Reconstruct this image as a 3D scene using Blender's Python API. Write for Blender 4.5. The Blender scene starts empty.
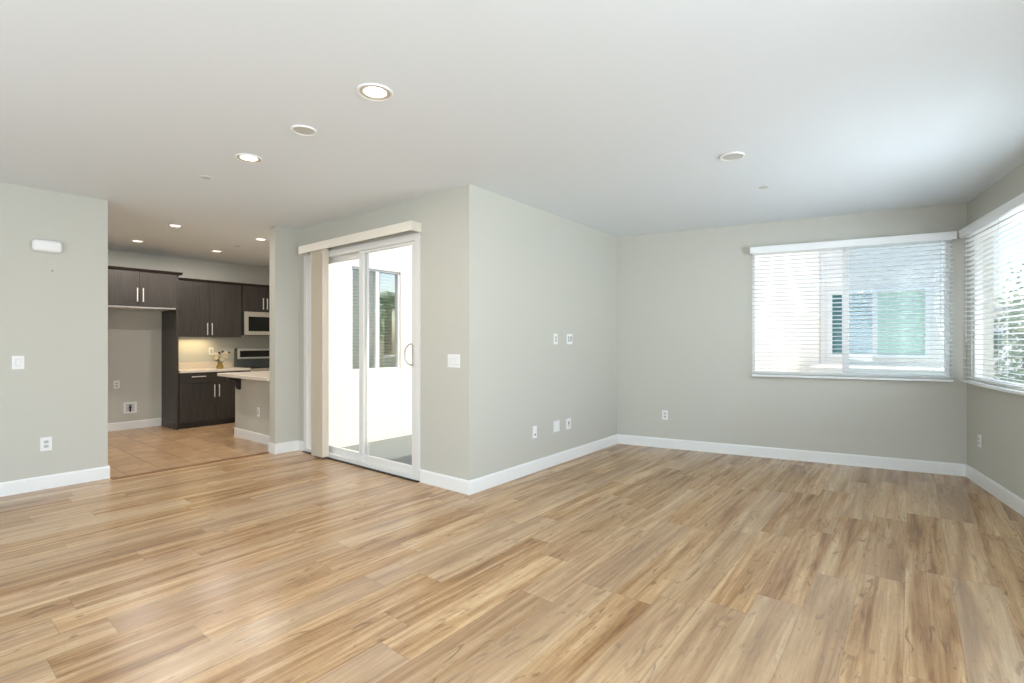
import bpy, bmesh, math, random
from mathutils import Vector, Matrix
random.seed(7)
SC = bpy.context.scene
COL = SC.collection
R = math.radians

# ------------------------------------------------------------------ camera, sky, sun, exposure
cam_d = bpy.data.cameras.new('camera'); cam = bpy.data.objects.new('camera', cam_d); COL.objects.link(cam)
cam.location = (0, 0, 1.346); cam.rotation_euler = (R(90), 0, R(38.66))
cam_d.sensor_width = 36; cam_d.lens = 36 * 500 / 1024; cam_d.shift_y = 0.0005
cam_d.clip_start = 0.05; cam_d.clip_end = 500
SC.camera = cam
vs = SC.view_settings
vs.view_transform = 'Standard'; vs.look = 'None'; vs.gamma = 1; vs.use_curve_mapping = False
vs.exposure = 0.46

world = bpy.data.worlds.new('world'); SC.world = world; world.use_nodes = True
wn = world.node_tree; wn.nodes.clear()
sky = wn.nodes.new('ShaderNodeTexSky'); sky.sky_type = 'NISHITA'; sky.sun_disc = False
sky.sun_elevation = R(62); sky.sun_rotation = R(80); sky.air_density = 1.0; sky.dust_density = 2.5; sky.ozone_density = 1.0
bg = wn.nodes.new('ShaderNodeBackground'); bg.inputs['Strength'].default_value = 0.27
wo = wn.nodes.new('ShaderNodeOutputWorld')
wn.links.new(sky.outputs[0], bg.inputs['Color']); wn.links.new(bg.outputs[0], wo.inputs['Surface'])

sun_d = bpy.data.lights.new('sun', 'SUN'); sun_d.energy = 3.2; sun_d.angle = R(0.6); sun_d.color = (1.0, .95, .86)
sun = bpy.data.objects.new('sun', sun_d); COL.objects.link(sun)
sdir = Vector((.44, .085, .88)).normalized()
sun.rotation_euler = sdir.to_track_quat('Z', 'Y').to_euler(); sun.location = (10, 5, 20)

def area(name, loc, look, sx, sy, power, color):
    d = bpy.data.lights.new(name, 'AREA'); d.shape = 'RECTANGLE'; d.size = sx; d.size_y = sy; d.energy = power; d.color = color
    o = bpy.data.objects.new(name, d); COL.objects.link(o); o.location = loc
    o.rotation_euler = (-Vector(look)).normalized().to_track_quat('Z', 'Y').to_euler()
    return o
# fill lamps added to brighten the room, standing in for window daylight
area('added_rear_fill', (-1.6, -2.72, 1.35), (0, 1, 0.22), 5.0, 2.2, 72, (.77, .89, 1.0))
area('added_side_fill', (1.66, .55, 1.7), (-.98, -.1, 0), 2.6, 1.5, 110, (.76, .89, 1.0))
area('added_fill_outside_blind', (1.25, 4.75, 1.75), (-.98, -.195, -.22), 1.4, 1.4, 75, (.78, .9, 1.0))  # lamp added outside the blind to brighten the television wall

# ------------------------------------------------------------------ materials
def lin(c):
    return tuple(((v / 255) / 12.92 if v / 255 <= .04045 else ((v / 255 + .055) / 1.055) ** 2.4) for v in c) + (1,)
def mat(name, rgb, rough=.5, metal=0, emit=None, estr=0, bump=0, bscale=200, spec=None, coat=0):
    m = bpy.data.materials.new(name); m.use_nodes = True; nt = m.node_tree; b = nt.nodes['Principled BSDF']
    c = lin(rgb)
    b.inputs['Roughness'].default_value = rough; b.inputs['Metallic'].default_value = metal
    if spec is not None: b.inputs['Specular IOR Level'].default_value = spec
    b.inputs['Coat Weight'].default_value = coat
    tc = nt.nodes.new('ShaderNodeTexCoord'); nz = nt.nodes.new('ShaderNodeTexNoise'); nz.inputs['Scale'].default_value = bscale
    nt.links.new(tc.outputs['Object'], nz.inputs['Vector'])
    mx = nt.nodes.new('ShaderNodeMix'); mx.data_type = 'RGBA'
    mx.inputs[6].default_value = tuple(v * .97 for v in c[:3]) + (1,); mx.inputs[7].default_value = c
    nt.links.new(nz.outputs['Fac'], mx.inputs[0]); nt.links.new(mx.outputs[2], b.inputs['Base Color'])
    if bump:
        bp = nt.nodes.new('ShaderNodeBump'); bp.inputs['Strength'].default_value = bump; bp.inputs['Distance'].default_value = .001
        nt.links.new(nz.outputs['Fac'], bp.inputs['Height']); nt.links.new(bp.outputs[0], b.inputs['Normal'])
    if emit:
        b.inputs['Emission Color'].default_value = lin(emit); b.inputs['Emission Strength'].default_value = estr
    return m

def glass_mat(name, refl=.0, tint=(1, 1, 1)):
    m = bpy.data.materials.new(name); m.use_nodes = True; nt = m.node_tree; nt.nodes.clear()
    out = nt.nodes.new('ShaderNodeOutputMaterial'); tr = nt.nodes.new('ShaderNodeBsdfTransparent'); gl = nt.nodes.new('ShaderNodeBsdfGlossy')
    tr.inputs[0].default_value = tint + (1,); gl.inputs['Roughness'].default_value = .01
    lw = nt.nodes.new('ShaderNodeLayerWeight'); lw.inputs[0].default_value = .5
    p5 = nt.nodes.new('ShaderNodeMath'); p5.operation = 'POWER'; p5.inputs[1].default_value = 5; nt.links.new(lw.outputs['Facing'], p5.inputs[0])
    fr = nt.nodes.new('ShaderNodeMath'); fr.operation = 'MULTIPLY_ADD'; fr.inputs[1].default_value = .9; fr.inputs[2].default_value = .03; nt.links.new(p5.outputs[0], fr.inputs[0])
    ad = nt.nodes.new('ShaderNodeMath'); ad.operation = 'ADD'; ad.inputs[1].default_value = refl; ad.use_clamp = True
    mx = nt.nodes.new('ShaderNodeMixShader')
    nt.links.new(fr.outputs[0], ad.inputs[0]); nt.links.new(ad.outputs[0], mx.inputs[0])
    nt.links.new(tr.outputs[0], mx.inputs[1]); nt.links.new(gl.outputs[0], mx.inputs[2]); nt.links.new(mx.outputs[0], out.inputs[0])
    return m

def screen_mat(name, rgb, fac):
    m = bpy.data.materials.new(name); m.use_nodes = True; nt = m.node_tree; nt.nodes.clear()
    out = nt.nodes.new('ShaderNodeOutputMaterial'); tr = nt.nodes.new('ShaderNodeBsdfTransparent'); tr.inputs[0].default_value = lin(rgb); nt.links.new(tr.outputs[0], out.inputs[0])
    return m

def ring(mb, x0, x1, ya, yb, z0, z1, t, tb=None, tt=None):
    tb = tb or t; tt = tt or t
    return mb.box(x0, x0 + t, ya, yb, z0, z1).box(x1 - t, x1, ya, yb, z0, z1).box(x0 + t, x1 - t, ya, yb, z0, z0 + tb).box(x0 + t, x1 - t, ya, yb, z1 - tt, z1)

class NT:
    def __init__(s, m): s.nt = m.node_tree; s.b = s.nt.nodes['Principled BSDF']
    def set(s, sock, v):
        if isinstance(v, bpy.types.NodeSocket): s.nt.links.new(v, sock)
        elif v is not None: sock.default_value = v
    def math(s, op, a, b=None, c=None):
        n = s.nt.nodes.new('ShaderNodeMath'); n.operation = op
        for i, v in enumerate((a, b, c)): s.set(n.inputs[i], v)
        return n.outputs[0]
    def xyz(s, x, y, z=0.0):
        n = s.nt.nodes.new('ShaderNodeCombineXYZ'); s.set(n.inputs[0], x); s.set(n.inputs[1], y); s.set(n.inputs[2], z); return n.outputs[0]
    def pos(s):
        g = s.nt.nodes.new('ShaderNodeNewGeometry'); sp = s.nt.nodes.new('ShaderNodeSeparateXYZ'); s.nt.links.new(g.outputs['Position'], sp.inputs[0]); return sp.outputs
    def white(s, v):
        n = s.nt.nodes.new('ShaderNodeTexWhiteNoise'); n.noise_dimensions = '3D'; s.set(n.inputs['Vector'], v); return n.outputs['Value']
    def noise(s, v, sc, det=4, rough=.55, dist=0):
        n = s.nt.nodes.new('ShaderNodeTexNoise'); s.set(n.inputs['Vector'], v); n.inputs['Scale'].default_value = sc
        n.inputs['Detail'].default_value = det; n.inputs['Roughness'].default_value = rough; n.inputs['Distortion'].default_value = dist; return n.outputs['Fac']
    def ramp(s, f, stops):
        n = s.nt.nodes.new('ShaderNodeValToRGB'); s.set(n.inputs[0], f); e = n.color_ramp.elements
        while len(e) < len(stops): e.new(.5)
        for el, (p, c) in zip(e, stops): el.position = p; el.color = c
        return n.outputs[0]
    def mix(s, f, a, b, mode='MIX'):
        n = s.nt.nodes.new('ShaderNodeMix'); n.data_type = 'RGBA'; n.blend_type = mode
        s.set(n.inputs[0], f); s.set(n.inputs[6], a); s.set(n.inputs[7], b); return n.outputs[2]
    def bump(s, h, st, d):
        n = s.nt.nodes.new('ShaderNodeBump'); n.inputs['Strength'].default_value = st; n.inputs['Distance'].default_value = d
        s.set(n.inputs['Height'], h); s.nt.links.new(n.outputs[0], s.b.inputs['Normal'])

def plank_mat():
    m = bpy.data.materials.new('oak_planks'); m.use_nodes = True; k = NT(m); p = k.pos(); x, y = p[0], p[1]
    W, L = .203, 1.22
    xs = k.math('DIVIDE', k.math('ADD', x, 20 * W + .03), W)
    col = k.math('FLOOR', xs); fx = k.math('FRACT', xs)
    off = k.math('MULTIPLY', k.white(k.xyz(col, 3.3, 1.7)), L)
    ys = k.math('DIVIDE', k.math('ADD', k.math('ADD', y, 20.0), off), L)
    row = k.math('FLOOR', ys); fy = k.math('FRACT', ys)
    r1 = k.white(k.xyz(col, row, .5)); r2 = k.white(k.xyz(col, row, 7.5))
    # grain runs along the plank; every plank takes its own slice of the pattern
    gx = k.math('ADD', x, k.math('MULTIPLY', r1, 37.0)); gy = k.math('ADD', y, k.math('MULTIPLY', r2, 53.0))
    broad = k.noise(k.xyz(k.math('MULTIPLY', gx, 13.0), k.math('MULTIPLY', gy, .7)), 1.0, 4, .6, .8)
    fine = k.noise(k.xyz(k.math('MULTIPLY', gx, 60.0), k.math('MULTIPLY', gy, 3.0)), 1.0, 5, .65, .5)
    saw = k.noise(k.xyz(k.math('MULTIPLY', gx, 9.0), k.math('MULTIPLY', gy, 40.0)), 1.0, 3, .6, 1.2)
    knot = k.noise(k.xyz(k.math('MULTIPLY', gx, 16.0), k.math('MULTIPLY', gy, 3.4)), 1.0, 3, .5, 2.2)
    c = k.ramp(broad, [(.28, lin((146, 110, 74))), (.42, lin((182, 143, 100))), (.54, lin((206, 170, 126))), (.70, lin((227, 197, 156)))])
    c = k.mix(.5, c, k.ramp(fine, [(.30, lin((160, 150, 138))), (.62, lin((255, 252, 248)))]), 'MULTIPLY')
    c = k.mix(.12, c, k.ramp(saw, [(.38, lin((200, 190, 178))), (.6, lin((255, 255, 255)))]), 'MULTIPLY')
    c = k.mix(k.ramp(knot, [(.60, (0, 0, 0, 1)), (.70, (.6, .6, .6, 1))]), c, lin((112, 84, 62)))
    c = k.mix(k.ramp(r2, [(.45, (0, 0, 0, 1)), (1.0, (.38, .38, .38, 1))]), c, lin((196, 176, 152)))
    tone = k.ramp(r1, [(0, lin((228, 222, 216))), (.5, lin((244, 241, 238))), (1, lin((255, 254, 252)))])
    c = k.mix(1.0, c, tone, 'MULTIPLY')
    ex = k.math('MINIMUM', fx, k.math('SUBTRACT', 1.0, fx)); ey = k.math('MINIMUM', fy, k.math('SUBTRACT', 1.0, fy))
    seam = k.math('MAXIMUM', k.math('LESS_THAN', ex, .0055), k.math('LESS_THAN', ey, .0012))
    c = k.mix(k.math('MULTIPLY', seam, .42), c, lin((105, 80, 58)))
    k.nt.links.new(c, k.b.inputs['Base Color'])
    k.b.inputs['Roughness'].default_value = .27
    k.b.inputs['Specular IOR Level'].default_value = .42
    k.bump(k.math('SUBTRACT', 1.0, seam), .1, .0008)
    return m

def tile_mat():
    m = bpy.data.materials.new('tan_ceramic_tile'); m.use_nodes = True; k = NT(m); p = k.pos(); x, y = p[0], p[1]
    S = .305
    xs = k.math('DIVIDE', k.math('ADD', x, 20.12), S); ys = k.math('DIVIDE', k.math('ADD', y, 40 * S - 1.82), S)
    r = k.white(k.xyz(k.math('FLOOR', xs), k.math('FLOOR', ys), .5))
    fx, fy = k.math('FRACT', xs), k.math('FRACT', ys)
    e = k.math('MINIMUM', k.math('MINIMUM', fx, k.math('SUBTRACT', 1.0, fx)), k.math('MINIMUM', fy, k.math('SUBTRACT', 1.0, fy)))
    n = k.noise(k.xyz(k.math('MULTIPLY_ADD', r, 20.0, x), y), 5.0, 5, .6, .6)
    c = k.ramp(n, [(.3, lin((176, 140, 104))), (.7, lin((206, 174, 136)))])
    c = k.mix(1.0, c, k.ramp(r, [(0, lin((236, 232, 228))), (1, lin((255, 255, 255)))]), 'MULTIPLY')
    g = k.math('LESS_THAN', e, .011)
    c = k.mix(g, c, lin((104, 76, 54)))
    k.nt.links.new(c, k.b.inputs['Base Color']); k.b.inputs['Roughness'].default_value = .28
    k.bump(k.math('SUBTRACT', 1.0, g), .3, .002)
    return m

def cab_mat():
    m = bpy.data.materials.new('espresso_laminate'); m.use_nodes = True; k = NT(m); p = k.pos()
    n = k.noise(k.xyz(k.math('MULTIPLY', p[0], 60.0), k.math('MULTIPLY', p[1], 60.0), k.math('MULTIPLY', p[2], 3.0)), 1.0, 4, .6)
    k.nt.links.new(k.ramp(n, [(.3, lin((47, 43, 40))), (.7, lin((66, 61, 56)))]), k.b.inputs['Base Color'])
    k.b.inputs['Roughness'].default_value = .38
    return m

M = {}
M['wall'] = mat('greige_wall_paint', (199, 197, 186), .6, bump=.12, bscale=260)
M['ceil'] = mat('white_ceiling_paint', (234, 240, 244), .8, bump=.1, bscale=200)
M['trim'] = mat('white_trim_paint', (240, 240, 237), .35)
M['wood'] = plank_mat(); M['tile'] = tile_mat(); M['cab'] = cab_mat()
M['strip'] = mat('oak_reducer', (132, 94, 60), .35)
M['plastic'] = mat('white_plastic', (240, 240, 238), .35)
M['greyplastic'] = mat('pale_grey_plastic', (205, 205, 200), .5)  # one even pale grey for sockets, caps and inserts
M['dark'] = mat('dark_slot', (40, 40, 40), .5)
M['vinyl'] = mat('white_vinyl_frame', (232, 231, 226), .35)
M['track'] = mat('black_track', (22, 22, 22), .4)
M['vane'] = mat('cream_vertical_vane', (228, 216, 196), .6)
M['cream'] = mat('cream_valance', (238, 231, 217), .45)
M['slat'] = mat('white_blind_slat', (243, 244, 243), .35)
M['cord'] = mat('blind_cord', (215, 217, 216), .7)
M['glass'] = glass_mat('window_glass'); M['reflglass'] = glass_mat('coated_glass', .42, (.8, .9, .84))
M['screen'] = screen_mat('insect_mesh', (236, 243, 246), .3)
M['steel'] = mat('brushed_steel', (218, 213, 202), .38, .75)
M['nickel'] = mat('satin_nickel', (232, 230, 224), .35, .6)
M['counter'] = mat('pale_quartz', (226, 214, 198), .22, bscale=90)
M['blackglass'] = mat('black_glass', (18, 20, 20), .06)
M['display'] = mat('grey_control_panel', (74, 80, 78), .25)
M['baffle'] = mat('warm_grey_baffle', (196, 184, 170), .45)
M['lamp'] = mat('lamp_lens', (255, 244, 230), .5, emit=(255, 238, 218), estr=2.2)
M['stucco'] = mat('cream_stucco', (240, 235, 222), .9, bump=.5, bscale=60)
M['stucco_grey'] = mat('pale_stucco', (238, 234, 224), .9, bump=.5, bscale=60)
M['concrete'] = mat('grey_deck_coating', (112, 119, 115), .7, bump=.4, bscale=80)
M['leaf'] = mat('green_leaf', (78, 112, 62), .5); M['darkleaf'] = mat('dark_leaf', (42, 60, 34), .5)
M['bark'] = mat('brown_bark', (110, 92, 74), .9, bump=.8, bscale=20)
M['petalw'] = mat('cream_petal', (240, 230, 205), .6); M['petald'] = mat('dark_red_petal', (70, 26, 26), .6)
M['amber'] = mat('amber_vase_glass', (150, 122, 56), .08)
M['ground'] = mat('pale_ground', (205, 208, 200), .9, bscale=3)
M['roof'] = mat('roof_membrane', (190, 188, 182), .9)
M['brass'] = mat('brass_nail', (150, 140, 120), .4, .8)

# ------------------------------------------------------------------ mesh helpers
class MB:
    def __init__(s): s.bm = bmesh.new()
    def box(s, x0, x1, y0, y1, z0, z1, bev=0, rot=None, seg=1):
        b = bmesh.new(); bmesh.ops.create_cube(b, size=1)
        cx, cy, cz = (x0 + x1) / 2, (y0 + y1) / 2, (z0 + z1) / 2
        for v in b.verts: v.co = Vector((v.co.x * (x1 - x0), v.co.y * (y1 - y0), v.co.z * (z1 - z0)))
        if bev: bmesh.ops.bevel(b, geom=b.edges[:], offset=bev, segments=seg, affect='EDGES', profile=.5)
        mt = Matrix.Translation((cx, cy, cz))
        if rot is not None: mt = mt @ rot
        b.transform(mt); s._join(b); return s
    def lathe(s, prof, c=(0, 0, 0), n=24, rot=None):
        b = bmesh.new(); rings = []
        for r, z in prof: rings.append([b.verts.new((max(r, 1e-5) * math.cos(2 * math.pi * i / n), max(r, 1e-5) * math.sin(2 * math.pi * i / n), z)) for i in range(n)])
        for a, d in zip(rings, rings[1:]):
            for i in range(n): b.faces.new((a[i], a[(i + 1) % n], d[(i + 1) % n], d[i]))
        b.faces.new(rings[0][::-1]); b.faces.new(rings[-1])
        mt = Matrix.Translation(c)
        if rot is not None: mt = mt @ rot
        b.transform(mt); s._join(b); return s
    def tube(s, pts, r, n=8):
        pts = [Vector(p) for p in pts]; b = bmesh.new(); rings = []
        for i, p in enumerate(pts):
            t = (pts[min(i + 1, len(pts) - 1)] - pts[max(i - 1, 0)]).normalized()
            u = t.orthogonal().normalized() if i == 0 else (u - t * u.dot(t)).normalized()
            w = t.cross(u); rr = r[i] if isinstance(r, (list, tuple)) else r
            rings.append([b.verts.new(p + (u * math.cos(2 * math.pi * j / n) + w * math.sin(2 * math.pi * j / n)) * rr) for j in range(n)])
        for a, d in zip(rings, rings[1:]):
            for j in range(n): b.faces.new((a[j], a[(j + 1) % n], d[(j + 1) % n], d[j]))
        b.faces.new(rings[0][::-1]); b.faces.new(rings[-1]); s._join(b); return s
    def prism(s, poly, z0, z1):
        b = bmesh.new(); lo = [b.verts.new((x, y, z0)) for x, y in poly]; hi = [b.verts.new((x, y, z1)) for x, y in poly]
        b.faces.new(lo[::-1]); b.faces.new(hi); n = len(poly)
        for i in range(n): b.faces.new((lo[i], lo[(i + 1) % n], hi[(i + 1) % n], hi[i]))
        s._join(b); return s
    def prism_axis(s, poly, a0, a1, axis):      # outline in the plane across the axis
        b = bmesh.new()
        f = {'x': lambda p, a: (a, p[0], p[1]), 'y': lambda p, a: (p[0], a, p[1])}[axis]
        lo = [b.verts.new(f(p, a0)) for p in poly]; hi = [b.verts.new(f(p, a1)) for p in poly]
        b.faces.new(lo); b.faces.new(hi[::-1]); n = len(poly)
        for i in range(n): b.faces.new((lo[(i + 1) % n], lo[i], hi[i], hi[(i + 1) % n]))
        s._join(b); return s
    def quad(s, a, b_, c, d):
        vs_ = [s.bm.verts.new(p) for p in (a, b_, c, d)]; s.bm.faces.new(vs_); return s
    def _join(s, b):
        me = bpy.data.meshes.new('tmp'); b.to_mesh(me); b.free(); s.bm.from_mesh(me); bpy.data.meshes.remove(me)
    def build(s, name, m, parent=None, smooth=False, recalc=True):
        if recalc: bmesh.ops.recalc_face_normals(s.bm, faces=s.bm.faces[:])
        me = bpy.data.meshes.new(name); s.bm.to_mesh(me); s.bm.free()
        if smooth:
            for p in me.polygons: p.use_smooth = True
            try: me.set_sharp_from_angle(angle=R(35))
            except Exception: pass
        o = bpy.data.objects.new(name, me); me.materials.append(m); COL.objects.link(o)
        if parent: o.parent = parent
        return o

def tag(o, label=None, cat=None, group=None, kind=None):
    if label: o['label'] = label
    if cat: o['category'] = cat
    if group: o['group'] = group
    if kind: o['kind'] = kind
    return o
def thing(name, label, cat, loc=(0, 0, 0), rz=0, group=None):
    o = bpy.data.objects.new(name, None); o.empty_display_size = .1; COL.objects.link(o)
    o.location = loc; o.rotation_euler = (0, 0, rz); return tag(o, label, cat, group)
def struct(o): o['kind'] = 'structure'; return o
def sroot(name, loc=(0, 0, 0), rz=0):
    o = bpy.data.objects.new(name, None); COL.objects.link(o); o.location = loc; o.rotation_euler = (0, 0, rz); return struct(o)
def copy_tree(o, parent=None):
    c = o.copy(); COL.objects.link(c)
    if parent: c.parent = parent
    for ch in [q for q in o.children]: copy_tree(ch, c)
    return c
def relabel(o, label): o['label'] = label; return o

# wall runs: local x runs along the wall, local y points out of the room
A = (-3.05, 3.21); B = (-3.06, 6.06); C = (.43, 6.755); D = (2.32, -2.75)
class Run:
    def __init__(s, P, Q):
        s.P, s.Q = Vector(P), Vector(Q); d = s.Q - s.P; s.L = d.length; s.a = math.atan2(d.y, d.x)
    def at(s, u, v=0, z=0):
        return (s.P.x + u * math.cos(s.a) - v * math.sin(s.a), s.P.y + u * math.sin(s.a) + v * math.cos(s.a), z)
rL = Run((-6.2, 0), (-6.2, 1.362)); rS = Run((-5.97, 3.21), A); rT = Run(A, B); rW = Run(B, C)
dC = Vector((.196, -.981)).normalized()
rR = Run(C, (C[0] + dC.x * 9.7, C[1] + dC.y * 9.7)); rK = Run((-9.45, 0), (-9.45, 5.2))
HC = 2.74

def wall(name, run, u0, u1, th, holes=(), z0=0, z1=HC, m=None):
    us = sorted({u0, u1, *[h[0] for h in holes], *[h[1] for h in holes]}); zs = sorted({z0, z1, *[h[2] for h in holes], *[h[3] for h in holes]})
    def solid(i, j):
        if i < 0 or j < 0 or i >= len(us) - 1 or j >= len(zs) - 1: return False
        cu, cz = (us[i] + us[i + 1]) / 2, (zs[j] + zs[j + 1]) / 2
        return not any(h[0] < cu < h[1] and h[2] < cz < h[3] for h in holes)
    mb = MB()
    for i in range(len(us) - 1):
        for j in range(len(zs) - 1):
            if not solid(i, j): continue
            a, b_, c, d = us[i], us[i + 1], zs[j], zs[j + 1]
            mb.quad((a, 0, c), (b_, 0, c), (b_, 0, d), (a, 0, d)); mb.quad((a, th, c), (a, th, d), (b_, th, d), (b_, th, c))
            if not solid(i - 1, j): mb.quad((a, 0, c), (a, 0, d), (a, th, d), (a, th, c))
            if not solid(i + 1, j): mb.quad((b_, 0, c), (b_, th, c), (b_, th, d), (b_, 0, d))
            if not solid(i, j - 1): mb.quad((a, 0, c), (a, th, c), (b_, th, c), (b_, 0, c))
            if not solid(i, j + 1): mb.quad((a, 0, d), (b_, 0, d), (b_, th, d), (a, th, d))
    bmesh.ops.remove_doubles(mb.bm, verts=mb.bm.verts[:], dist=1e-5)
    o = mb.build(name, m or M['wall']); o.location = run.at(0); o.rotation_euler = (0, 0, run.a); return struct(o)

def baseboard(name, run, u0, u1, end0=0, end1=0):
    mb = MB(); mb.prism_axis([(0, 0), (-.014, 0), (-.014, .108), (-.009, .122), (0, .122)], u0, u1, 'x')
    o = mb.build(name, M['trim']); o.location = run.at(0); o.rotation_euler = (0, 0, run.a); return struct(o)

# ------------------------------------------------------------------ shell
DOOR = (.14, 2.27, 0, 2.40)                 # sliding door opening along rS
struct(MB().prism([(-6.3, -2.75), D, (C[0], C[1]), (B[0], B[1]), A, (-5.97, 3.21), (-5.97, 2.91), (-6.12, 2.91), (-6.12, 1.362), (-6.3, 1.362)], -.05, 0).build('floor', M['wood']))
struct(MB().prism([(-9.45, .75), (-6.3, .75), (-6.3, 1.362), (-6.12, 1.362), (-6.12, 5.2), (-9.45, 5.2)], -.05, 0).build('floor_kitchen', M['tile']))
struct(MB().prism([(-9.7, .6), (-6.45, .6), (-6.45, -2.95), (3.2, -2.95), (1.9, 7.1), (.8, 7.1), (-3.3, 6.3), (-3.2, 3.30), (-5.95, 3.30), (-5.95, 5.30), (-9.6, 5.30)], HC, 2.95).build('ceiling', M['ceil']))
wall('wall_left', rL, -2.75, 1.362, .25)
wall('wall_sliding_door', rS, -.02, rS.L, .15, [DOOR])
wall('wall_television', rT, .15, rT.L + .15, .2)
wall('wall_window', rW, 0, rW.L + .2, .16, [(1.62, 3.43, .975, 2.40)])
wall('wall_right', rR, 0, rR.L, .16, [(.11, 2.9, .975, 2.40), (5.2, 8.3, .9, 2.38)])
rB = Run((3.2, -2.75), (-6.45, -2.75))
wall('wall_rear', rB, 0, rB.L, .2, [(1.9, 7.9, .2, 2.45)])
wall('wall_kitchen', rK, .6, 5.35, .2)
rKa = Run((-6.2, .75), (-9.45, .75)); wall('wall_kitchen_near', rKa, .25, 3.25, .15)
rKb = Run((-9.45, 5.2), (-6.11, 5.2)); wall('wall_kitchen_far', rKb, 0, 3.34, .15)
# wall between kitchen and patio: narrow end faces the camera, kitchen window further back
struct(MB().box(-6.11, -5.97, 2.91, 3.36, 0, HC).build('wall_kitchen_return', M['wall']))
rP = Run((-6.11, 6.4), (-6.11, 3.36)) ; KW = (6.4 - 4.68, 6.4 - 3.86, .95, 2.36)
wall('wall_patio', Run((-5.82, 3.36), (-5.82, 6.4)), 0, 3.04, .29, [(.50, 1.32, .95, 2.36)], -.15, 3.0, M['stucco'])
# baseboards
baseboard('baseboard_left', rL, -2.75, 1.376)
struct(MB().box(-6.45, -6.2, 1.362, 1.376, 0, .122).build('baseboard_left_end', M['trim']))
baseboard('baseboard_door_left', rS, 0, .14); baseboard('baseboard_door_right', rS, 2.275, rS.L + .014)
baseboard('baseboard_television', rT, -.014, rT.L); baseboard('baseboard_window', rW, 0, rW.L); baseboard('baseboard_right', rR, 0, rR.L)
baseboard('baseboard_kitchen', rK, 1.86, 2.76)
b = MB(); b.box(-6.124, -5.956, 2.896, 2.91, 0, .122); b.box(-5.97, -5.956, 2.91, 3.196, 0, .122); struct(b.build('baseboard_return', M['trim']))
# floor transition strip with its notched end
struct(MB().prism_axis([(-6.155, 0), (-6.15, .008), (-6.12, .011), (-6.09, .008), (-6.085, 0)], 1.377, 2.896, 'y').build('trim_1', M['strip']))
struct(MB().prism([(-6.19, 1.377), (-6.155, 1.377), (-6.155, 1.45), (-6.19, 1.41)], 0, .006).build('trim_2', M['strip']))

# ------------------------------------------------------------------ sliding door
dr = sroot('door_1', rS.at(0), rS.a)
y0 = -.015
f = ring(MB(), .14, 2.27, y0, .10, .012, 2.40, .06, .038, .065)
f.build('door_frame', M['vinyl'], dr)
MB().box(.15, 2.262, y0 - .022, .09, 0, .0115).build('threshold', M['track'], dr)
def sash(u0, u1, ya, yb, zt=2.335, st=.075, bot=.08, top=.05):
    q = MB(); q.box(u0, u0 + st, ya, yb, .05, zt, .004).box(u1 - st, u1, ya, yb, .05, zt, .004)
    q.box(u0 + st, u1 - st, ya + .002, yb - .002, .05, .05 + bot, .003).box(u0 + st, u1 - st, ya + .002, yb - .002, zt - top, zt, .003)
    o = q.build('sash', M['vinyl'], dr)
    MB().box(u0 + st, u1 - st, (ya + yb) / 2 - .003, (ya + yb) / 2 + .003, .05 + bot, zt - top).build('pane', M['glass'], o)
    return o
sash(.20, 1.33, .055, .09, 2.335, .06, .07, .06)
s2 = sash(1.255, 2.208, .008, .045, 2.335, .075, .075, .03)
hd = MB(); hd.box(2.145, 2.175, -.002, .010, 1.13, 1.32, .003)
pts = [(2.15, 0, 1.12), (2.135, -.03, 1.13), (2.105, -.045, 1.17), (2.095, -.048, 1.225), (2.105, -.045, 1.28), (2.135, -.03, 1.32), (2.15, 0, 1.33)]
hd.tube(pts, .009, 8); hd.build('door_handle', M['steel'], s2, True)
MB().box(.205, .225, -.03, -.01, 1.15, 1.24, .003).build('latch_plate', M['cream'], dr)

# vertical blind: valance + stacked vanes
vb = thing('vertical_blind', 'cream vertical blind drawn back at left of the sliding glass door, under a long valance', 'blind', rS.at(0), rS.a)
v = MB(); v.box(.225, 2.29, -.13, -.122, 2.40, 2.49).box(.225, .233, -.122, -.002, 2.40, 2.49).box(2.282, 2.29, -.122, -.002, 2.40, 2.49).box(.233, 2.282, -.122, -.002, 2.482, 2.49)
v.build('valance', M['cream'], vb)
MB().box(.24, 2.27, -.085, -.045, 2.432, 2.478, .003).build('headrail', M['vinyl'], vb)
for i in range(17):
    u = .475 + i * .0148; t = R(82 + random.uniform(-3, 3))
    q = MB(); h = .044; seg = 4; pr = []
    for j in range(seg + 1):
        a = -h + 2 * h * j / seg; bow = .004 * (1 - (a / h) ** 2); pr.append((u + a * math.cos(t) + bow, -.065 - a * math.sin(t)))
    back = [(x + .0012, y) for x, y in pr[::-1]]
    q.prism(pr + back, .025, 2.425); q.build('vane', M['vane'], vb)
q = MB(); q.tube([(.455, -.1, 2.40), (.452, -.105, 1.6), (.452, -.105, .95)], .004, 6); q.build('wand', M['plastic'], vb)

# ------------------------------------------------------------------ windows
def window(name, run, u0, u1, z0, z1, th, mull=None, screen=None, gl=None, t=.045):
    w = sroot(name, run.at(0), run.a); fr = MB(); ya, yb = th * .5, th * .5 + .06
    ring(fr, u0, u1, ya, yb, z0, z1, t)
    mull = mull or (u0 + u1) / 2
    fr.build('window_frame', M['vinyl'], w)
    MB().box(mull - .03, mull + .03, ya - .005, yb - .01, z0 + t, z1 - t, .003).build('mullion', M['vinyl'], w)
    g = gl or M['glass']
    MB().box(u0 + t, mull - .03, ya + .025, ya + .031, z0 + t, z1 - t).build('pane', g, w)
    MB().box(mull + .03, u1 - t, ya + .035, ya + .041, z0 + t, z1 - t).build('pane', g, w)
    if screen: MB().box(screen[0], screen[1], yb - .006, yb - .004, z0 + t, z1 - t).build('insect_screen', M['screen'], w)
    return w
window('window_1', rW, 1.62, 3.43, .975, 2.40, .04, 2.545, (2.57, 3.40), None, .03)
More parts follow.
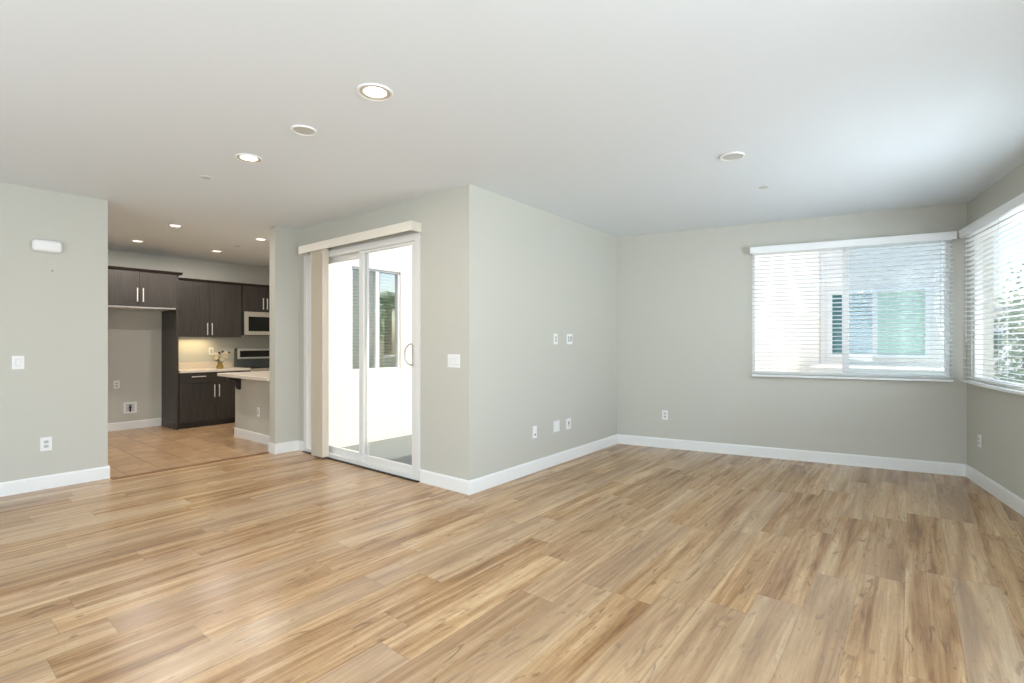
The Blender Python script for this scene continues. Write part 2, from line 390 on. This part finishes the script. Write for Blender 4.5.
window('window_2', rR, .11, 2.9, .975, 2.40, .04, 1.5, None, None, .03)
window('window_3', rR, 5.2, 8.3, .9, 2.38, .16)
window('window_4', rB, 1.9, 7.9, .2, 2.45, .2)  # unseen rear window, put in to let sky light into the room
window('window_5', Run((-5.82, 3.36), (-5.82, 6.4)), .50, 1.32, .95, 2.36, .05, .93, None, M['reflglass'], .03)

def hblind(label, run, u0, u1, ztop, zbot, cords, wand_u, sag=0):
    bl = thing('horizontal_blind', label, 'blind', run.at(0), run.a, 'horizontal blinds on the windows')
    v = MB(); v.box(u0 - .02, u1 + .02, -.085, -.075, ztop - .075, ztop).box(u0 - .02, u0 - .012, -.075, -.001, ztop - .075, ztop).box(u1 + .012, u1 + .02, -.075, -.001, ztop - .075, ztop)
    v.box(u0 - .02, u1 + .02, -.090, -.0851, ztop - .018, ztop, .002)
    v.build('valance', M['slat'], bl)
    MB().box(u0, u1, -.066, -.012, ztop - .058, ztop - .008, .002).build('headrail', M['slat'], bl)
    n = int((ztop - .085 - zbot - .03) / .0455); tilt = R(-6)
    for i in range(n + 1):
        z = zbot + .05 + i * (ztop - .075 - zbot - .05) / n
        pr = []
        for j in range(5):
            a = -.025 + .0125 * j; bow = .0025 * (1 - (a / .025) ** 2)
            pr.append((-.039 + a * math.cos(tilt), z + a * math.sin(tilt) + bow))
        poly = pr + [(y, zz - .0034) for y, zz in pr[::-1]]
        MB().prism_axis(poly, u0 + .004, u1 - .004, 'x').build('slat', M['slat'], bl)
    rail = MB()
    if sag:
        N = 14; L = u1 - u0
        for k in range(N):
            a, b_ = k / N, (k + 1) / N; za = zbot - sag * math.sin(math.pi * min(a * 1.6, 1)); zb = zbot - sag * math.sin(math.pi * min(b_ * 1.6, 1))
            zm = (za + zb) / 2; rot = Matrix.Rotation(-math.atan2(zb - za, L / N), 4, 'Y')
            rail.box(u0 + a * L - .001, u0 + b_ * L + .001, -.066, -.012, zm - .0, zm + .02, 0, rot)
    else: rail.box(u0, u1, -.066, -.012, zbot, zbot + .02, .003)
    rail.build('bottom_rail', M['slat'], bl)
    for u in cords:
        q = MB()
        for yy in (-.0665, -.0125): q.tube([(u, yy, ztop - .06), (u, yy, zbot + .012 - sag)], .0012, 5)
        q.build('ladder_cord', M['cord'], bl)
        MB().box(u - .006, u + .006, -.05, -.03, zbot - .006 - sag, zbot + .001 - sag * .9, .001).build('cord_plug', M['greyplastic'], bl)
    MB().tube([(wand_u, -.078, ztop - .06), (wand_u + .004, -.082, ztop - .5), (wand_u + .004, -.08, ztop - .95)], .0035, 6).build('tilt_wand', M['greyplastic'], bl)
    q = MB(); 
    for k, du in enumerate((0, .012)):
        q.tube([(wand_u + .07 + du, -.078, ztop - .06), (wand_u + .07 + du, -.08, ztop - 1.02 - .05 * k)], .0012, 5)
        q.lathe([(.001, .03), (.005, .02), (.007, 0), (.002, -.004)], (wand_u + .07 + du, -.08, ztop - 1.05 - .05 * k), 10)
    q.build('lift_cord', M['plastic'], bl)
    return bl
hblind('white horizontal slat blind on the far wall, over the window facing the neighbouring building', rW, 1.62, 3.44, 2.45, .945, (1.80, 2.35, 2.9, 3.28), 3.33)
hblind('white horizontal slat blind on the right wall, running out of view at the photo edge', rR, .11, 2.95, 2.45, .955, (.3, 1.0, 1.7, 2.4), .20, .012)

# ------------------------------------------------------------------ plates, switches, outlets
def slots3(o, cx, cz, y):
    MB().box(cx - .008, cx - .005, y, y + .0015, cz - .004, cz + .007).build('slot', M['dark'], o)
    MB().box(cx + .005, cx + .008, y, y + .0015, cz - .004, cz + .006).build('slot', M['dark'], o)
    MB().box(cx - .0025, cx + .0025, y, y + .0015, cz - .011, cz - .007).build('slot', M['dark'], o)
def plate(name, label, cat, run, u, z, w=.07, h=.115, kind='duplex', group='wall plates and outlets'):
    t = thing(name, label, cat, run.at(u, 0, z), run.a, group)
    MB().box(-w / 2, w / 2, -.006, .001, -h / 2, h / 2, .002).build('cover_plate', M['plastic'], t)
    if kind == 'duplex':
        for s in (-1, 1):
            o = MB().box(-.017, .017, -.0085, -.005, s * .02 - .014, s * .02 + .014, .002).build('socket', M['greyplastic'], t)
            slots3(o, 0, s * .02, -.0092)
    elif kind == 'decora':
        o = MB().box(-.0165, .0165, -.009, -.005, -.033, .033, .002).build('socket', M['greyplastic'], t)
        for s in (-1, 1): slots3(o, 0, s * .018, -.0098)
    elif kind == 'combo':
        o = MB().box(-.04, -.006, -.009, -.005, -.033, .033, .002).build('socket', M['greyplastic'], t)
        for s in (-1, 1): slots3(o, -.023, s * .017, -.0098)
        o = MB().box(.006, .04, -.009, -.005, -.033, .033, .002).build('media_insert', M['greyplastic'], t)
        q = MB(); q.lathe([(.007, 0), (.007, .006), (.004, .008)], (.022, -.009, .015), 12, Matrix.Rotation(R(90), 4, 'X')); q.box(.014, .03, -.0100, -.0085, -.02, -.008); q.build('jack', M['dark'], o)
    elif kind == 'jack':
        MB().lathe([(.009, 0), (.009, .004), (.005, .009)], (0, -.005, -.025), 14, Matrix.Rotation(R(90), 4, 'X')).build('jack', M['dark'], t, True)
    elif kind == 'media':
        o = MB().box(-.018, .018, -.009, -.005, -.033, .033, .002).build('media_insert', M['greyplastic'], t)
        MB().box(-.016, .012, -.0100, -.0085, .004, .016).build('jack', M['dark'], o)
    elif kind.startswith('rocker'):
        n = int(kind[-1]); 
        for i in range(n):
            c = (i - (n - 1) / 2) * .046
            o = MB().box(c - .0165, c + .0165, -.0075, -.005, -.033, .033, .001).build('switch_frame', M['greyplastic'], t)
            MB().box(c - .0145, c + .0145, -.0115, -.006, -.030, .030, .002, Matrix.Rotation(R(4), 4, 'X')).build('rocker', M['plastic'], o)
    elif kind == 'blank':
        for sx in (-1, 1):
            for sz in (-1, 1): MB().lathe([(.003, 0), (.003, .0015), (.001, .002)], (sx * .023, -.0055, sz * .042), 8, Matrix.Rotation(R(90), 4, 'X')).build('screw', M['greyplastic'], t)
    return t
plate('light_switch', 'white single rocker switch plate on the left wall, at hand height', 'light switch', rL, .727, 1.164, kind='rocker1', w=.08, h=.12)
plate('wall_outlet', 'white outlet low on the left wall, below the door chime', 'outlet', rL, .911, .411, w=.08, h=.125)
plate('light_switch', 'wide white three-rocker switch plate just right of the sliding glass door', 'light switch', rS, 5.97 - 3.241, 1.174, .155, .12, 'rocker3')
uT = lambda y: y - 3.21
plate('wall_outlet', 'narrow white outlet plate, left of the pair at eye height', 'outlet', rT, uT(4.581), 1.379, .075, .115, 'decora')
plate('media_outlet', 'wider white media plate with dark jacks, right of the eye-height pair', 'outlet', rT, uT(4.867), 1.38, .115, .115, 'combo')
plate('cable_outlet', 'white plate with one dark jack at its foot, leftmost of three low plates', 'outlet', rT, uT(4.19), .413, .07, .125, 'jack')
plate('blank_plate', 'plain blank white plate, middle of three low plates near the far corner', 'wall plate', rT, uT(4.6), .421, .115, .12, 'blank')
plate('media_outlet', 'white plate with a dark upper slot, rightmost of three low plates nearest the corner', 'outlet', rT, uT(4.846), .416, .095, .12, 'media')
plate('wall_outlet', 'white outlet low on the far window wall, left of its blind', 'outlet', rW, .619, .418)
plate('wall_outlet', 'white outlet low on the right wall below the side window', 'outlet', rR, .346, .416)
plate('wall_outlet', 'white outlet in the empty refrigerator alcove, above the water box', 'outlet', rK, 2.181, .699, .075, .12)
plate('wall_outlet', 'white outlet on the backsplash behind the flower vase', 'outlet', rK, 3.494, 1.191, .08, .125, 'decora')
rH = Run((-7.58, 3.12), (-6.11, 3.12))
plate('wall_outlet', 'white outlet on the peninsula half wall under the counter', 'outlet', rH, 7.58 - 6.86, .405, .07, .125, 'decora')

# door chime
t = thing('door_chime', 'white rounded door chime box high on the left wall', 'door chime', rL.at(.916, 0, 2.222), rL.a)
b = MB(); b.box(-.105, .105, -.05, .001, -.055, .055, .03, None, 5); b.build('chime_cover', M['plastic'], t, True)
MB().box(-.088, .088, -.006, .001, -.06, .06, .003).build('base_plate', M['greyplastic'], t)
tag(MB().lathe([(.005, -.002), (.005, .008), (.008, .009), (.008, .011)], rL.at(.952, 0, 2.002), 10, Matrix.Rotation(R(90), 4, 'Y')).build('wall_nail', M['brass']), 'tiny nail left in the left wall below the door chime', 'nail')
# water valve box
t = thing('water_valve_box', 'white recessed water valve box low in the refrigerator alcove', 'valve box', rK.at(2.349, 0, .33), rK.a)
b = MB(); b.box(-.085, .085, -.008, .001, .06, .085, .002).box(-.085, .085, -.008, .001, -.085, -.06, .002).box(-.085, -.055, -.008, .001, -.06, .06, .002).box(.055, .085, -.008, .001, -.06, .06, .002)
b.build('box_flange', M['plastic'], t)
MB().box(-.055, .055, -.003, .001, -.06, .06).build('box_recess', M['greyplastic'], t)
b = MB(); b.lathe([(.01, -.06), (.01, .0), (.02, .0), (.02, .012), (.008, .016), (.008, .035), (.016, .035), (.016, .045)], (0, -.018, 0), 12); b.build('valve', M['dark'], t, True)

# ------------------------------------------------------------------ ceiling fixtures
LAMPS = [((-2.338, 1.70), 'large recessed ceiling light nearest the camera, right of the room centre line', 8, .098),
         ((-3.922, 1.713), 'recessed living room ceiling light beyond the first one, nearer the kitchen', 8, .095),
         ((-6.90, 2.16), 'recessed kitchen ceiling light nearest the living room, just past the left wall end', 11, .085),
         ((-8.35, 2.16), 'leftmost recessed kitchen ceiling light, in front of the refrigerator alcove', 11, .085),
         ((-8.33, 3.16), 'recessed kitchen ceiling light in front of the tall wall cabinet doors', 11, .085),
         ((-6.903, 3.17), 'rightmost recessed kitchen ceiling light, above the peninsula beside the wall end', 11, .085)]
for (x, y), lab, pw, r in LAMPS:
    t = thing('recessed_light', lab, 'ceiling light', (x, y, HC), 0, 'recessed ceiling lights')
    MB().lathe([(r * .84, -.002), (r * .86, -.007), (r * .97, -.009), (r, -.005), (r, .001), (r * .84, .001)], n=36).build('trim_ring', M['trim'], t, True)
    MB().lathe([(r * .66, -.0008), (r * .835, -.006), (r * .838, .001), (r * .66, .001)], n=36).build('baffle_ring', M['baffle'], t, True)
    MB().lathe([(0.0, -.0035), (r * .6, -.0035), (r * .655, -.001), (r * .655, .0012), (0, .0012)], n=32).build('lens', M['lamp'], t, True)
    ld = bpy.data.lights.new('can_lamp', 'AREA'); ld.shape = 'DISK'; ld.size = r * 1.3; ld.energy = pw; ld.color = (1, .93, .85); ld.spread = R(180)
    lo = bpy.data.objects.new('can_lamp', ld); COL.objects.link(lo); lo.location = (x, y, HC - .015)
# under-cabinet light (strip fixture is built with the upper cabinet)
ld = bpy.data.lights.new('under_cabinet_lamp', 'AREA'); ld.shape = 'RECTANGLE'; ld.size = .5; ld.size_y = .04; ld.energy = 1.6; ld.color = (1, .78, .42)
lo = bpy.data.objects.new('under_cabinet_lamp', ld); COL.objects.link(lo); lo.location = (-9.3, 3.2, 1.405); lo.rotation_euler = (0, 0, R(90))
for (x, y), lab, r in [((-3.122, 1.713), 'round white ceiling cover between the two living room recessed lights', .08), ((-1.053, 3.956), 'round white ceiling cover toward the far window', .085)]:
    t = thing('ceiling_cover', lab, 'ceiling cover', (x, y, HC), 0, 'round ceiling covers')
    MB().lathe([(0.0, -.004), (r * .80, -.004), (r * .83, -.009), (r * .96, -.010), (r, -.006), (r, .001), (0, .001)], n=36).build('cover_ring', M['trim'], t, True)
    MB().lathe([(0, -.0065), (r * .77, -.0065), (r * .77, -.002), (0, -.002)], n=32).build('cover_disc', M['greyplastic'], t, True)
for (x, y), lab in [((-4.658, 1.684), 'small round sprinkler cap on the ceiling in line with the living room lights'), ((-1.039, 4.927), 'small sprinkler cap on the ceiling before the far window'), ((-7.642, 3.184), 'small sprinkler cap on the kitchen ceiling between two recessed lights')]:
    t = thing('sprinkler_cap', lab, 'sprinkler', (x, y, HC), 0, 'ceiling sprinkler caps')
    MB().lathe([(0, -.007), (.036, -.007), (.040, -.004), (.040, .001), (0, .001)], n=28).build('cap', M['greyplastic'], t, True)
    MB().lathe([(.043, -.0015), (.046, -.001), (.046, .001), (.043, .001)], n=28).build('cap_ring', M['trim'], t, True)

# ------------------------------------------------------------------ kitchen
def handle(parent, x, y, z, ln=.2, vertical=True, name='bar_pull'):
    q = MB(); r = .008; h = ln / 2
    if vertical:
        q.tube([(x + .03, y, z - h), (x + .03, y, z + h)], r, 10)
        for s in (-1, 1): q.tube([(x - .001, y, z + s * (h - .025)), (x + .03, y, z + s * (h - .025))], .0045, 8)
    else:
        q.tube([(x + .03, y - h, z), (x + .03, y + h, z)], r, 10)
        for s in (-1, 1): q.tube([(x - .001, y + s * (h - .025), z), (x + .03, y + s * (h - .025), z)], .0045, 8)
    return q.build(name, M['nickel'], parent, True)
XB = -9.45
def cabinet(name, label, xf, ya, yb, za, zb, doors, hz=None, drawers=(), crown=None, toe=False, grp=None, hlen=.2, lastvis=True):
    t = thing(name, label, 'cabinet', (XB, ya, 0 if toe else za), 0, grp); ox, oy, oz = XB, ya, t.location.z
    q = MB(); zc = za
    if toe: q.box(0.001, xf - ox - .08, 0, yb - ya, 0, .09); zc = .09
    q.box(0.001, xf - ox - .02, 0, yb - ya, zc - oz, zb - oz)
    q.build('cabinet_body', M['cab'], t)
    for (d0, d1, hs, z0, z1) in doors:
        d = MB().box(xf - ox - .019, xf - ox, d0 - oy + .0015, d1 - oy - .0015, z0 - oz, z1 - oz, .0015).build('door', M['cab'], t)
        hy = (d1 - .035) if hs > 0 else (d0 + .035)
        handle(d, xf - ox, hy - oy, hz - oz, hlen)
    for (d0, d1, z0, z1) in drawers:
        d = MB().box(xf - ox - .019, xf - ox, d0 - oy + .0015, d1 - oy - .0015, z0 - oz, z1 - oz, .0015).build('drawer', M['cab'], t)
        handle(d, xf - ox, (d0 + d1) / 2 - oy, z1 - .06 - oz, .2, False)
    if crown:
        MB().prism_axis([(0.001, crown[0] - oz), (xf - ox + .01, crown[0] - oz), (xf - ox + .035, crown[1] - oz), (0.001, crown[1] - oz)], crown[2] - oy, crown[3] - oy, 'y').build('crown_moulding', M['dark2'], t)
    return t
M['dark2'] = mat('dark_crown', (40, 33, 32), .4)
KF = -8.77
c1 = cabinet('wall_cabinet', 'dark two-door cabinet over the empty refrigerator alcove', KF, 1.80, 2.795, 1.865, 2.375, [(1.83, 2.297, 1, 1.868, 2.37), (2.297, 2.76, -1, 1.868, 2.37)], 2.03, crown=(2.375, 2.41, 1.79, 2.835), grp='dark kitchen cabinets')
MB().box(.02, .66, .03, .96, -.022, -.001, .001).build('underside_panel', M['trim'], c1)
t = thing('refrigerator_end_panel', 'tall dark end panel between refrigerator alcove and base cabinet', 'panel', (XB, 2.765, 0))
MB().box(.001, .665, 0, .03, .0, 1.864, .002).build('panel', M['cab'], t)
MB().box(.06, .60, -.006, 0.0, .02, .10).build('panel_base_strip', M['cab'], t)
t = thing('refrigerator_end_panel', 'dark end panel on the hidden left side of the refrigerator alcove', 'panel', (XB, 1.80, 0))
MB().box(.001, .665, 0, .03, .0, 1.864, .002).build('panel', M['cab'], t)
c2 = cabinet('wall_cabinet', 'tall dark two-door wall cabinet above the counter with flowers', -9.11, 2.84, 3.857, 1.43, 2.335, [(2.84, 3.342, 1, 1.432, 2.33), (3.342, 3.855, -1, 1.432, 2.33)], 1.56, crown=(2.335, 2.37, 2.84, 3.87), grp='dark kitchen cabinets')
MB().box(.06, .11, .12, .62, -.016, 0.0, .003).build('light_strip', M['trim'], c2)
c3 = cabinet('wall_cabinet', 'short dark two-door wall cabinet directly above the microwave', -9.11, 3.872, 4.65, 1.885, 2.335, [(3.873, 4.253, 1, 1.888, 2.33), (4.253, 4.648, -1, 1.888, 2.33)], 2.03, crown=(2.335, 2.37, 3.872, 4.66), grp='dark kitchen cabinets')
c4 = cabinet('base_cabinet', 'dark base cabinet with drawers and two doors, right of the refrigerator alcove', KF, 2.80, 3.85, 0, .865, [(2.80, 3.322, 1, .095, .695), (3.322, 3.85, -1, .095, .695)], .565, [(2.80, 3.322, .70, .862), (3.322, 3.85, .70, .862)], toe=True, grp='dark kitchen cabinets')
# worktop and splash
t = thing('countertop', 'pale stone countertop on the dark base cabinet, holding the flowers', 'countertop', (XB, 2.80, .866))
MB().box(.001, .70, .0, 1.05, 0, .038, .004).build('slab', M['counter'], t)
MB().box(.001, .02, .0, 1.05, .0385, .14, .003).build('splash_strip', M['counter'], t)
# microwave
t = thing('microwave_oven', 'stainless steel microwave mounted over the range', 'microwave', (XB, 3.885, 1.462))
MB().box(.001, .36, 0, .755, 0, .42, .004).build('oven_body', M['display'], t)
d = MB().box(.362, .40, .0, .565, .004, .416, .005).build('oven_door', M['steel'], t)
MB().box(.398, .403, .06, .52, .075, .33, .002).build('door_window', M['blackglass'], d)
q = MB(); q.tube([(.425, .545, .06), (.425, .545, .35)], .009, 10); q.tube([(.395, .545, .08), (.425, .545, .08)], .006, 8); q.tube([(.395, .545, .33), (.425, .545, .33)], .006, 8); q.build('door_handle', M['steel'], d, True)
d = MB().box(.362, .398, .57, .755, .004, .416, .004).build('control_panel', M['blackglass'], t)
MB().box(.397, .4005, .60, .72, .33, .38).build('display', M['display'], d)
MB().box(.399, .4035, .27, .31, .365, .38, .001).build('badge', M['nickel'], t)
# range
t = thing('kitchen_range', 'stainless range with dark raised control panel, beside the countertop', 'range', (XB, 3.865, 0))
MB().box(.03, .66, .005, .755, .08, .90, .004).build('range_body', M['steel'], t)
MB().box(.06, .6, .02, .74, 0, .08).build('kick_plate', M['dark'], t)
MB().box(.10, .675, .0, .76, .901, .915, .004).build('cooktop', M['blackglass'], t)
d = MB().box(.66, .69, .01, .75, .26, .80, .004).build('oven_door', M['steel'], t)
MB().box(.688, .693, .1, .66, .36, .66, .002).build('door_window', M['blackglass'], d)
q = MB(); q.tube([(.73, .06, .76), (.73, .70, .76)], .011, 10)
for yy in (.1, .66): q.tube([(.69, yy, .76), (.73, yy, .76)], .007, 8)
q.build('door_handle', M['steel'], d, True)
MB().box(.66, .685, .01, .75, .09, .25, .004).build('warming_drawer', M['steel'], t)
bp = MB().box(.02, .10, .0, .76, .90, 1.235, .006).build('backguard', M['display'], t)
q = MB(); q.box(.098, .112, .02, .74, 1.19, 1.232, .003).box(.098, .112, .02, .74, 1.045, 1.075, .003).box(.098, .112, .02, .06, 1.07, 1.2, .002).box(.098, .112, .70, .74, 1.07, 1.2, .002)
q.build('control_panel_rim', M['nickel'], bp)
MB().box(.098, .105, .06, .70, 1.075, 1.19).build('control_panel', M['blackglass'], bp)
q = MB()
for (xx, yy, rr) in ((.25, .2, .09), (.25, .56, .075), (.52, .2, .075), (.52, .56, .1)): q.lathe([(rr * .9, 0), (rr * .9, .001), (rr, .001), (rr, 0)], (xx, yy, .9152), 28)
q.build('burner_ring', M['display'], t)

# peninsula
hw = wall('wall_peninsula', rH, 0, 1.47, .11, (), 0, .864)
baseboard('baseboard_peninsula', rH, -.014, 1.47)
struct(MB().box(-7.594, -7.58, 3.106, 3.23, 0, .122).build('baseboard_peninsula_end', M['trim']))
t = cabinet_p = thing('peninsula_cabinet', 'dark base cabinet behind the peninsula half wall', 'cabinet', (-7.58, 3.232, 0), 0, 'dark kitchen cabinets')
MB().box(0, 1.468, 0, .50, .09, .864).box(.02, 1.468, 0, .43, 0, .09).build('cabinet_body', M['cab'], t)
for i in range(3):
    d = MB().box(.005 + i * .488, .483 + i * .488, .501, .52, .1, .86, .0015).build('door', M['cab'], t)
    q = MB(); xx = .44 + i * .488; q.tube([(xx, .55, .55), (xx, .55, .75)], .006, 8); q.tube([(xx, .519, .57), (xx, .55, .57)], .0045, 6); q.tube([(xx, .519, .73), (xx, .55, .73)], .0045, 6); q.build('bar_pull', M['nickel'], d)
t = thing('peninsula_countertop', 'pale stone peninsula countertop overhanging the half wall with a bracket', 'countertop', (-7.63, 2.90, .866))
MB().box(0, 1.518, 0, .88, 0, .044, .004).build('slab', M['counter'], t)
def corbel(x, lab):
    t = thing('counter_bracket', lab, 'bracket', (x, 3.12, .866), 0, 'brackets under the peninsula countertop')
    pr = [(0.0, 0), (-.17, 0), (-.17, -.035), (-.14, -.05), (-.10, -.055), (-.07, -.075), (-.055, -.11), (-.05, -.16), (-.03, -.19), (0, -.19)]
    MB().prism_axis(pr, -.03, .03, 'x').build('bracket_body', M['dark2'], t)
corbel(-7.42, 'dark curved bracket under the free end of the peninsula countertop')
corbel(-6.17, 'dark bracket under the peninsula countertop where it meets the wall end')

# vase with flowers
vx, vy, vz = -8.98, 3.455, .9045
t = thing('flower_vase', 'small amber vase of cream and dark flowers on the kitchen counter', 'vase', (vx, vy, vz))
MB().lathe([(0, 0), (.048, 0), (.055, .015), (.05, .045), (.032, .075), (.036, .105), (.042, .112), (.034, .108), (.03, .078), (0, .03)], n=24).build('vase_body', M['amber'], t, True)
def bloom(c, r, m, name):
    q = MB(); rnd = random.Random(int(c[1] * 997) + 3)
    for ring, (n, el) in enumerate(((5, 10), (6, 40), (5, 68), (3, 84))):
        for k in range(n):
            a = 2 * math.pi * k / n + ring * .5; e = R(el); d = Vector((math.cos(a) * math.cos(e), math.sin(a) * math.cos(e), math.sin(e)))
            side = Vector((-math.sin(a), math.cos(a), 0)); up = d.cross(side); o = Vector(c); w = r * .55
            p0 = o; p1 = o + d * r * .6 - side * w - up * r * .05; p2 = o + d * r * .6 + side * w - up * r * .05; p3 = o + d * r * 1.05 - up * r * .12
            v0, v1, v2, v3 = [q.bm.verts.new(p) for p in (p0, p1, p3, p2)]; q.bm.faces.new((v0, v1, v2, v3))
    q.lathe([(0, -r * .5), (r * .45, -r * .3), (r * .55, 0), (r * .3, r * .35), (0, r * .45)], c, 10)
    return q.build(name, m, t, True)
fl = [((.02, -.065, .19), .085, 'petalw'), ((.01, .085, .20), .09, 'petalw'), ((.04, .02, .15), .07, 'petalw'), ((.03, -.02, .25), .03, 'petald'), ((-.01, .05, .27), .03, 'petald'), ((.02, .13, .25), .032, 'petald'), ((0, -.11, .16), .028, 'petalw')]
for c, r, m in fl:
    MB().tube([(0, 0, .05), (c[0] * .4, c[1] * .4, .12), (c[0], c[1], c[2] - r * .4)], .0025, 6).build('stem', M['darkleaf'], t)
    bloom(c, r, M[m], 'flower_head')
q = MB()
for i in range(22):
    a = random.uniform(0, 6.28); e = random.uniform(.1, 1.2); L_ = random.uniform(.04, .08); s0 = Vector((random.uniform(-.02, .02), random.uniform(-.05, .05), random.uniform(.11, .2)))
    d = Vector((math.cos(a) * math.cos(e), math.sin(a) * math.cos(e), math.sin(e))); sd = Vector((-math.sin(a), math.cos(a), 0)) * L_ * .28
    q.quad(s0, s0 + d * L_ * .5 + sd, s0 + d * L_, s0 + d * L_ * .5 - sd)
q.build('leaves', M['darkleaf'], t, recalc=False)

# ------------------------------------------------------------------ outside
struct(MB().box(-5.82, -3.25, 3.36, 6.4, -.20, -.03).build('floor_patio', M['concrete']))
struct(MB().box(-5.82, -3.25, 6.4, 6.55, -.20, 1.05).build('wall_patio_parapet', M['stucco']))
struct(MB().box(-3.262, -3.25, 3.36, 6.3, -.2, 3.0).build('wall_patio_right', M['stucco']))
struct(MB().box(-60, 60, -40, 90, -3.3, -3.2).build('ground', M['ground']))
# unseen slab added over the right side to keep sun off the side window
struct(Run and MB().prism([(.3, 6.9), (1.6, 7.2), (3.95, -2.95), (2.2, -2.95)], 2.96, 3.12).build('added_sun_blocker', M['roof']))

nb = thing('neighbouring_building', 'white stucco neighbouring building with a window, seen through the far blind', 'building', (0, 10.5, -3.2))
wallm = MB()
def wbox(mb, x0, x1, y0, y1, z0, z1, hx0, hx1, hz0, hz1):
    mb.box(x0, hx0, y0, y1, z0, z1).box(hx1, x1, y0, y1, z0, z1).box(hx0, hx1, y0, y1, z0, hz0).box(hx0, hx1, y0, y1, hz1, z1)
wbox(wallm, -1.29, .62, 0, .25, 0, 7.5, -1.17, .227, 4.27, 5.46)
wallm.box(.37, .62, .25, 4.0, 0, 7.5)
wallm.build('facade', M['stucco_grey'], nb)
MB().prism([(-1.30, -.002), (-1.30, 4), (-4.2, 4), (-4.2, 1.2), (-2.75, -1.72)], 0, 7.5).build('side_wing', M['stucco'], nb)
MB().box(-1.28, .5, -1.3, -.001, 0, 4.15).build('lower_bay', M['stucco'], nb)
MB().box(-1.29, .37, 2.5, 2.6, 0, 7.5).build('inner_wall', M['dark3'] if 'dark3' in M else M['display'], nb)
nw = ring(MB(), -1.17, .227, -.02, .1, 4.27, 5.46, .06); nw.box(-.53, -.46, -.02, .1, 4.33, 5.40)
nw = nw.build('window_frame', M['trim'], nb)
M['teal'] = mat('teal_window_glass', (70, 120, 122), .05); M['pale'] = mat('painted_green_reflection', (196, 222, 204), .12)  # the pale pane has its greenish reflection put into the colour
MB().box(-1.11, -.53, .04, .05, 4.33, 5.40).build('pane', M['teal'], nw); MB().box(-.46, .167, .04, .05, 4.33, 5.40).build('pane', M['pale'], nw)

# blinds behind the kitchen window, seen from outside
t = thing('kitchen_blind', 'pale horizontal blind behind the patio-side kitchen window', 'blind', (-6.0, 4.27, 0.95))
MB().box(-.025, .025, -.39, .39, 1.35, 1.40).build('headrail', M['slat'], t)
for i in range(29):
    MB().box(-.022, .022, -.385, .385, .03 + i * .046, .033 + i * .046, 0, Matrix.Rotation(R(38), 4, 'Y')).build('slat', M['slat'], t)
MB().box(-.025, .025, -.385, .385, 0.0, .02).build('bottom_rail', M['slat'], t)

def tree(name, label, loc, h, cr, n, lm, seed):
    rnd = random.Random(seed); t = thing(name, label, 'tree', loc, 0, 'trees outside')
    MB().tube([(0, 0, 0), (.1, .05, h * .3), (-.05, .1, h * .55), (.05, 0, h * .8)], [.22, .17, .12, .05], 10).build('trunk', M['bark'], t, True)
    q = MB()
    cl = [Vector((rnd.gauss(0, cr * .45), rnd.gauss(0, cr * .45), h * .68 + rnd.gauss(0, h * .13))) for _ in range(16)]
    for i in range(n):
        c = rnd.choice(cl); p = c + Vector((rnd.gauss(0, 1), rnd.gauss(0, 1), rnd.gauss(0, .8))) * cr * .24
        d = Vector((rnd.gauss(0, 1), rnd.gauss(0, 1), rnd.gauss(0, .6))).normalized(); s_ = d.orthogonal().normalized(); L_ = rnd.uniform(.14, .28)
        q.quad(p, p + d * L_ * .5 + s_ * L_ * .3, p + d * L_, p + d * L_ * .5 - s_ * L_ * .3)
    q.build('crown', lm, t, recalc=False); return t
tree('leafy_tree', 'green leafy tree beyond the right side window, left of the two', (2.7, 21, -3.2), 6.6, 1.4, 800, M['leaf'], 3)
tree('leafy_tree', 'lighter green tree beyond the right side window, further out', (4.4, 29, -3.2), 7.5, 2.2, 2600, M['leaf'], 5)
fb = thing('far_building', 'pale building far beyond the right side window', 'building', (6.0, 44, -3.2))
q = MB(); q.box(-6, 6, 0, 6, 0, 6.4); q.build('facade', M['stucco_grey'], fb)
MB().box(-6.4, 6.4, -.4, 6.4, 6.4, 6.8).build('roof', M['roof'], fb)
for i in range(5):
    w = MB().box(-5 + i * 2.3, -3.8 + i * 2.3, -.05, .02, 3.9, 5.3).build('window', M['trim'], fb)
    MB().box(-4.9 + i * 2.3, -3.9 + i * 2.3, -.08, -.04, 4.0, 5.2).build('pane', M['teal'], w)

# palm reflected in the kitchen window glass
t = thing('palm_tree', 'tall palm tree mirrored in the patio-side window glass', 'tree', (5.6, 13.2, -4.4))
MB().tube([(0, 0, 0), (.1, 0, 2.5), (.05, .1, 5), (0, .1, 7.2)], [.25, .2, .17, .15], 12).build('trunk', M['bark'], t, True)
for k in range(22):
    a = 2 * math.pi * k / 22 * 2.4; e0 = R(random.uniform(0, 65)); q = MB(); pts = []; p = Vector((0, .1, 7.2)); L_ = 2.4
    for i in range(9):
        pts.append(p.copy()); e = e0 - R(14) * i; p = p + Vector((math.cos(a) * math.cos(e), math.sin(a) * math.cos(e), math.sin(e))) * L_ / 8
    q.tube(pts, [.03 * (1 - i / 10) + .004 for i in range(9)], 5)
    sd = Vector((-math.sin(a), math.cos(a), 0))
    for i in range(1, 9):
        for f_ in (0, .33, .66):
            if i == 8 and f_: continue
            o = pts[i].lerp(pts[min(i + 1, 8)], f_); dd = (pts[i] - pts[i - 1]).normalized()
            for s_ in (-1, 1):
                tip = o + (sd * s_ * .55 + dd * .35 - Vector((0, 0, .22))) * (1 - i / 14); w_ = dd * .035
                q.quad(o - w_, o + w_, tip + w_ * .3, tip - w_ * .3)
    q.build('frond', M['leaf'], t, recalc=False)
